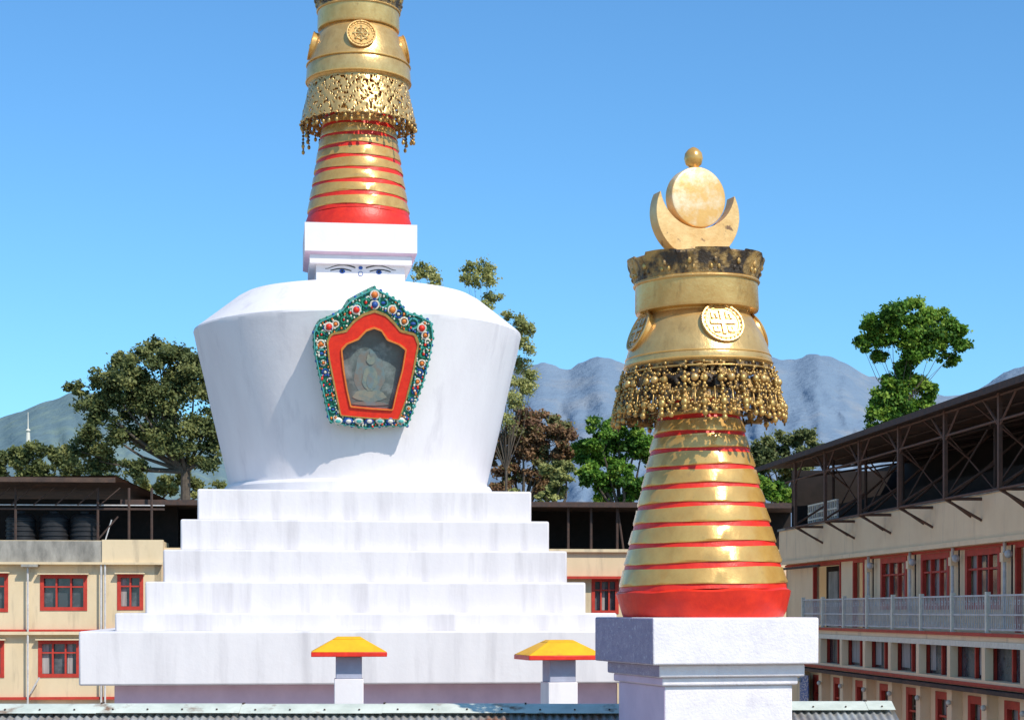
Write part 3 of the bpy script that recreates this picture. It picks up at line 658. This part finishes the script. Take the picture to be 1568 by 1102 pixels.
mb.prism(Ri[::-1],.05,.12,'nicheglass')
rnd=random.Random(11)
big=mid(Ou,Ro,.46)
for i in range(0,NS,3):
    x,z=big[i]; j=rnd.randint(0,3)
    wdt=math.dist(Ou[i],Ro[i])
    r=min(.10,wdt*.19)*rnd.uniform(.8,1.15)
    if j==0:
        mb.ball((x,-.12,z),(r*.6,.06,r*.6),'orange',8,6); mb.torus((x,-.11,z),r,r*.25,'pearl',nu=12)
    elif j==1:
        mb.torus((x,-.11,z),r*.9,r*.3,'green',nu=12,a0=rnd.uniform(0,3),a1=rnd.uniform(4.5,6)); mb.torus((x+r*.6,-.11,z+r*.8),r*.6,r*.2,'pearl',nu=10,a0=0,a1=4); mb.ball((x,-.11,z),(r*.35,.05,r*.35),'red',8,5)
    elif j==2:
        mb.torus((x,-.11,z),r,r*.28,'blue',nu=12); mb.ball((x,-.11,z),(r*.5,.06,r*.5),'pearl',8,5)
    else:
        mb.torus((x,-.11,z),r*1.1,r*.22,'teal',nu=12,a0=rnd.uniform(0,6),a1=rnd.uniform(7,10)); mb.ball((x,-.11,z),(r*.6,.05,r*.4),'blue',8,5)
for i in range(NS):
    for t in(.14,.26,.66,.8):
        if rnd.random()<.7:
            x,z=mid([Ou[i]],[Ro[i]],t+rnd.uniform(-.06,.06))[0]; r=rnd.uniform(.016,.036)
            mb.ball((x,-.09-rnd.random()*.03,z),(r,.05,r*rnd.uniform(.7,1.6)),rnd.choice(['pearl','pearl','blue','blue','green','green','teal','orange','red','pearl']),6,5)
for i in range(0,NS,2):
    x,z=Ou[i]; mb.ball((x,-.04,z),(.045,.08,.045),['green','blue','teal','green'][(i//2)%4],7,5)
for q in range(7):
    x=nuv(517+q*16,645)[0]; z=nuv(517+q*16,643)[1]
    mb.ball((x,-.12,z),(.12,.06,.09),'blue' if q%2 else 'pearl',10,6); mb.ball((x,-.17,z-.01),(.07,.03,.05),'pearl' if q%2 else 'teal',8,5)
for px,py,c_ in((573,451,'orange'),(545,474,'red'),(600,474,'orange'),(503,500,'red'),(645,502,'red'),(573,466,'blue')):
    x,z=nuv(px,py); mb.ball((x,-.13,z),(.08,.07,.08),c_,10,7); mb.torus((x,-.12,z),.10,.025,'pearl')
def nb_(px,py,rx,rz,mk,y=.03):
    x,z=nuv(px,py); n=24
    mb.prism([(x+rx*math.cos(2*math.pi*i/n)*(1+.08*math.sin(5*i)),z+rz*math.sin(2*math.pi*i/n)*(1+.06*math.cos(3*i))) for i in range(n)],y,y+.012,mk)
nb_(566,572,.38,.60,'statue2',.044); nb_(566,606,.42,.15,'statue',.038); nb_(567,580,.2,.3,'statue',.032); nb_(568,550,.11,.14,'statue',.026); nb_(569,541,.05,.08,'statue2',.02); nb_(567,583,.09,.2,'statue2',.026); nb_(567,618,.46,.05,'statue2',.03)
mb.obj('ornate_niche',bs,angle=40)

# ---------------- capped posts
def post(px,d,yawd,w=44,y0=975):
    s=d/F; x=(px-CX)*s
    T=Matrix.Translation((x,d,CZ))@Matrix.Rotation(R(yawd),4,'Z'); z=lambda y:(HY-(y+y0-975))*s
    mb=MB(['yellow','red','greypost','white'],T); q=w/2*s
    mb.frust(q*2.6,q*1.9,z(1004),q*2.6,q*1.9,z(997),'red'); mb.frust(q*2.6,q*1.9,z(996.9),q*1.1,q*.9,z(978),'yellow'); mb.frust(q*1.1,q*.9,z(977.9),q*.8,q*.6,z(974),'yellow')
    mb.box(-q*.9,q*.9,-q*.9,q*.9,z(1038),z(1004)-.003,'greypost'); mb.box(-q,q,-q,q,-CZ,z(1038)-.002,'white')
    mb.obj('capped_gate_post',bevel=.012)
post(534,34,6); post(856,34,15,w=46,y0=980)

# ---------------- foreground shelter roof
fp=empty('shelter_roof')
def roofpart(pxa,pxb,d,yr,nm,ends):
    xa=(pxa-CX)*d/F; xb=(pxb-CX)*d/F; z=CZ+(HY-yr)*d/F
    mb=MB(['corr','ridge','steel','rust','conc'])
    for sgn in(-1,1):
        vs=[];fs=[]; n=int((xb-xa)/.1*6); L=2.2; dr=.75
        for i in range(n+1):
            x=xa+(xb-xa)*i/n; wv=.02*math.sin(2*math.pi*(x-xa)/.1)
            for t in range(4):
                q=t/3; vs.append((x,d+sgn*(q*L+.02),z-.06-q*dr+wv))
        for i in range(n):
            for t in range(3): a=i*4+t; fs.append((a,a+4,a+5,a+1))
        mb.add(vs,fs,'corr')
    x=xa;i=0
    while x<xb:
        e=min(x+1.85,xb); o=.005*(i%2); y_=.33; w_=.105
        mb.add([(x,d-y_,z-w_+o),(e,d-y_,z-w_+o),(e,d-.06,z+o),(x,d-.06,z+o),(x,d+.06,z+o),(e,d+.06,z+o),(e,d+y_,z-w_+o),(x,d+y_,z-w_+o)],[(0,1,2,3),(3,2,5,4),(4,5,6,7)],'ridge')
        mb.box(x,x+.025,d-.07,d+.07,z-.02,z+.016+o,'steel')
        for q in range(4): mb.ball((x+.2+q*.45,d-.25,z-.06+o),(.015,.015,.012),'steel',6,4)
        x=e;i+=1
    mb.obj(nm,fp,angle=60)
roofpart(-60,958,24,1077,'corrugated_sheets_and_ridge',0)
roofpart(1120,1364,25.5,1073,'corrugated_sheets_and_ridge_end',0)
mb=MB(['steel','conc'])
for k in range(7):
    for yy in(22.3,25.7): mb.tube((-6.8+k*1.5,yy,0),(-6.8+k*1.5,yy,CZ-1.95),.06,.06,8,'steel')
for x in(4.4,5.0):
    for yy in(24,27): mb.tube((x,yy,0),(x,yy,CZ-2.0),.06,.06,8,'steel')
mb.obj('posts',fp)
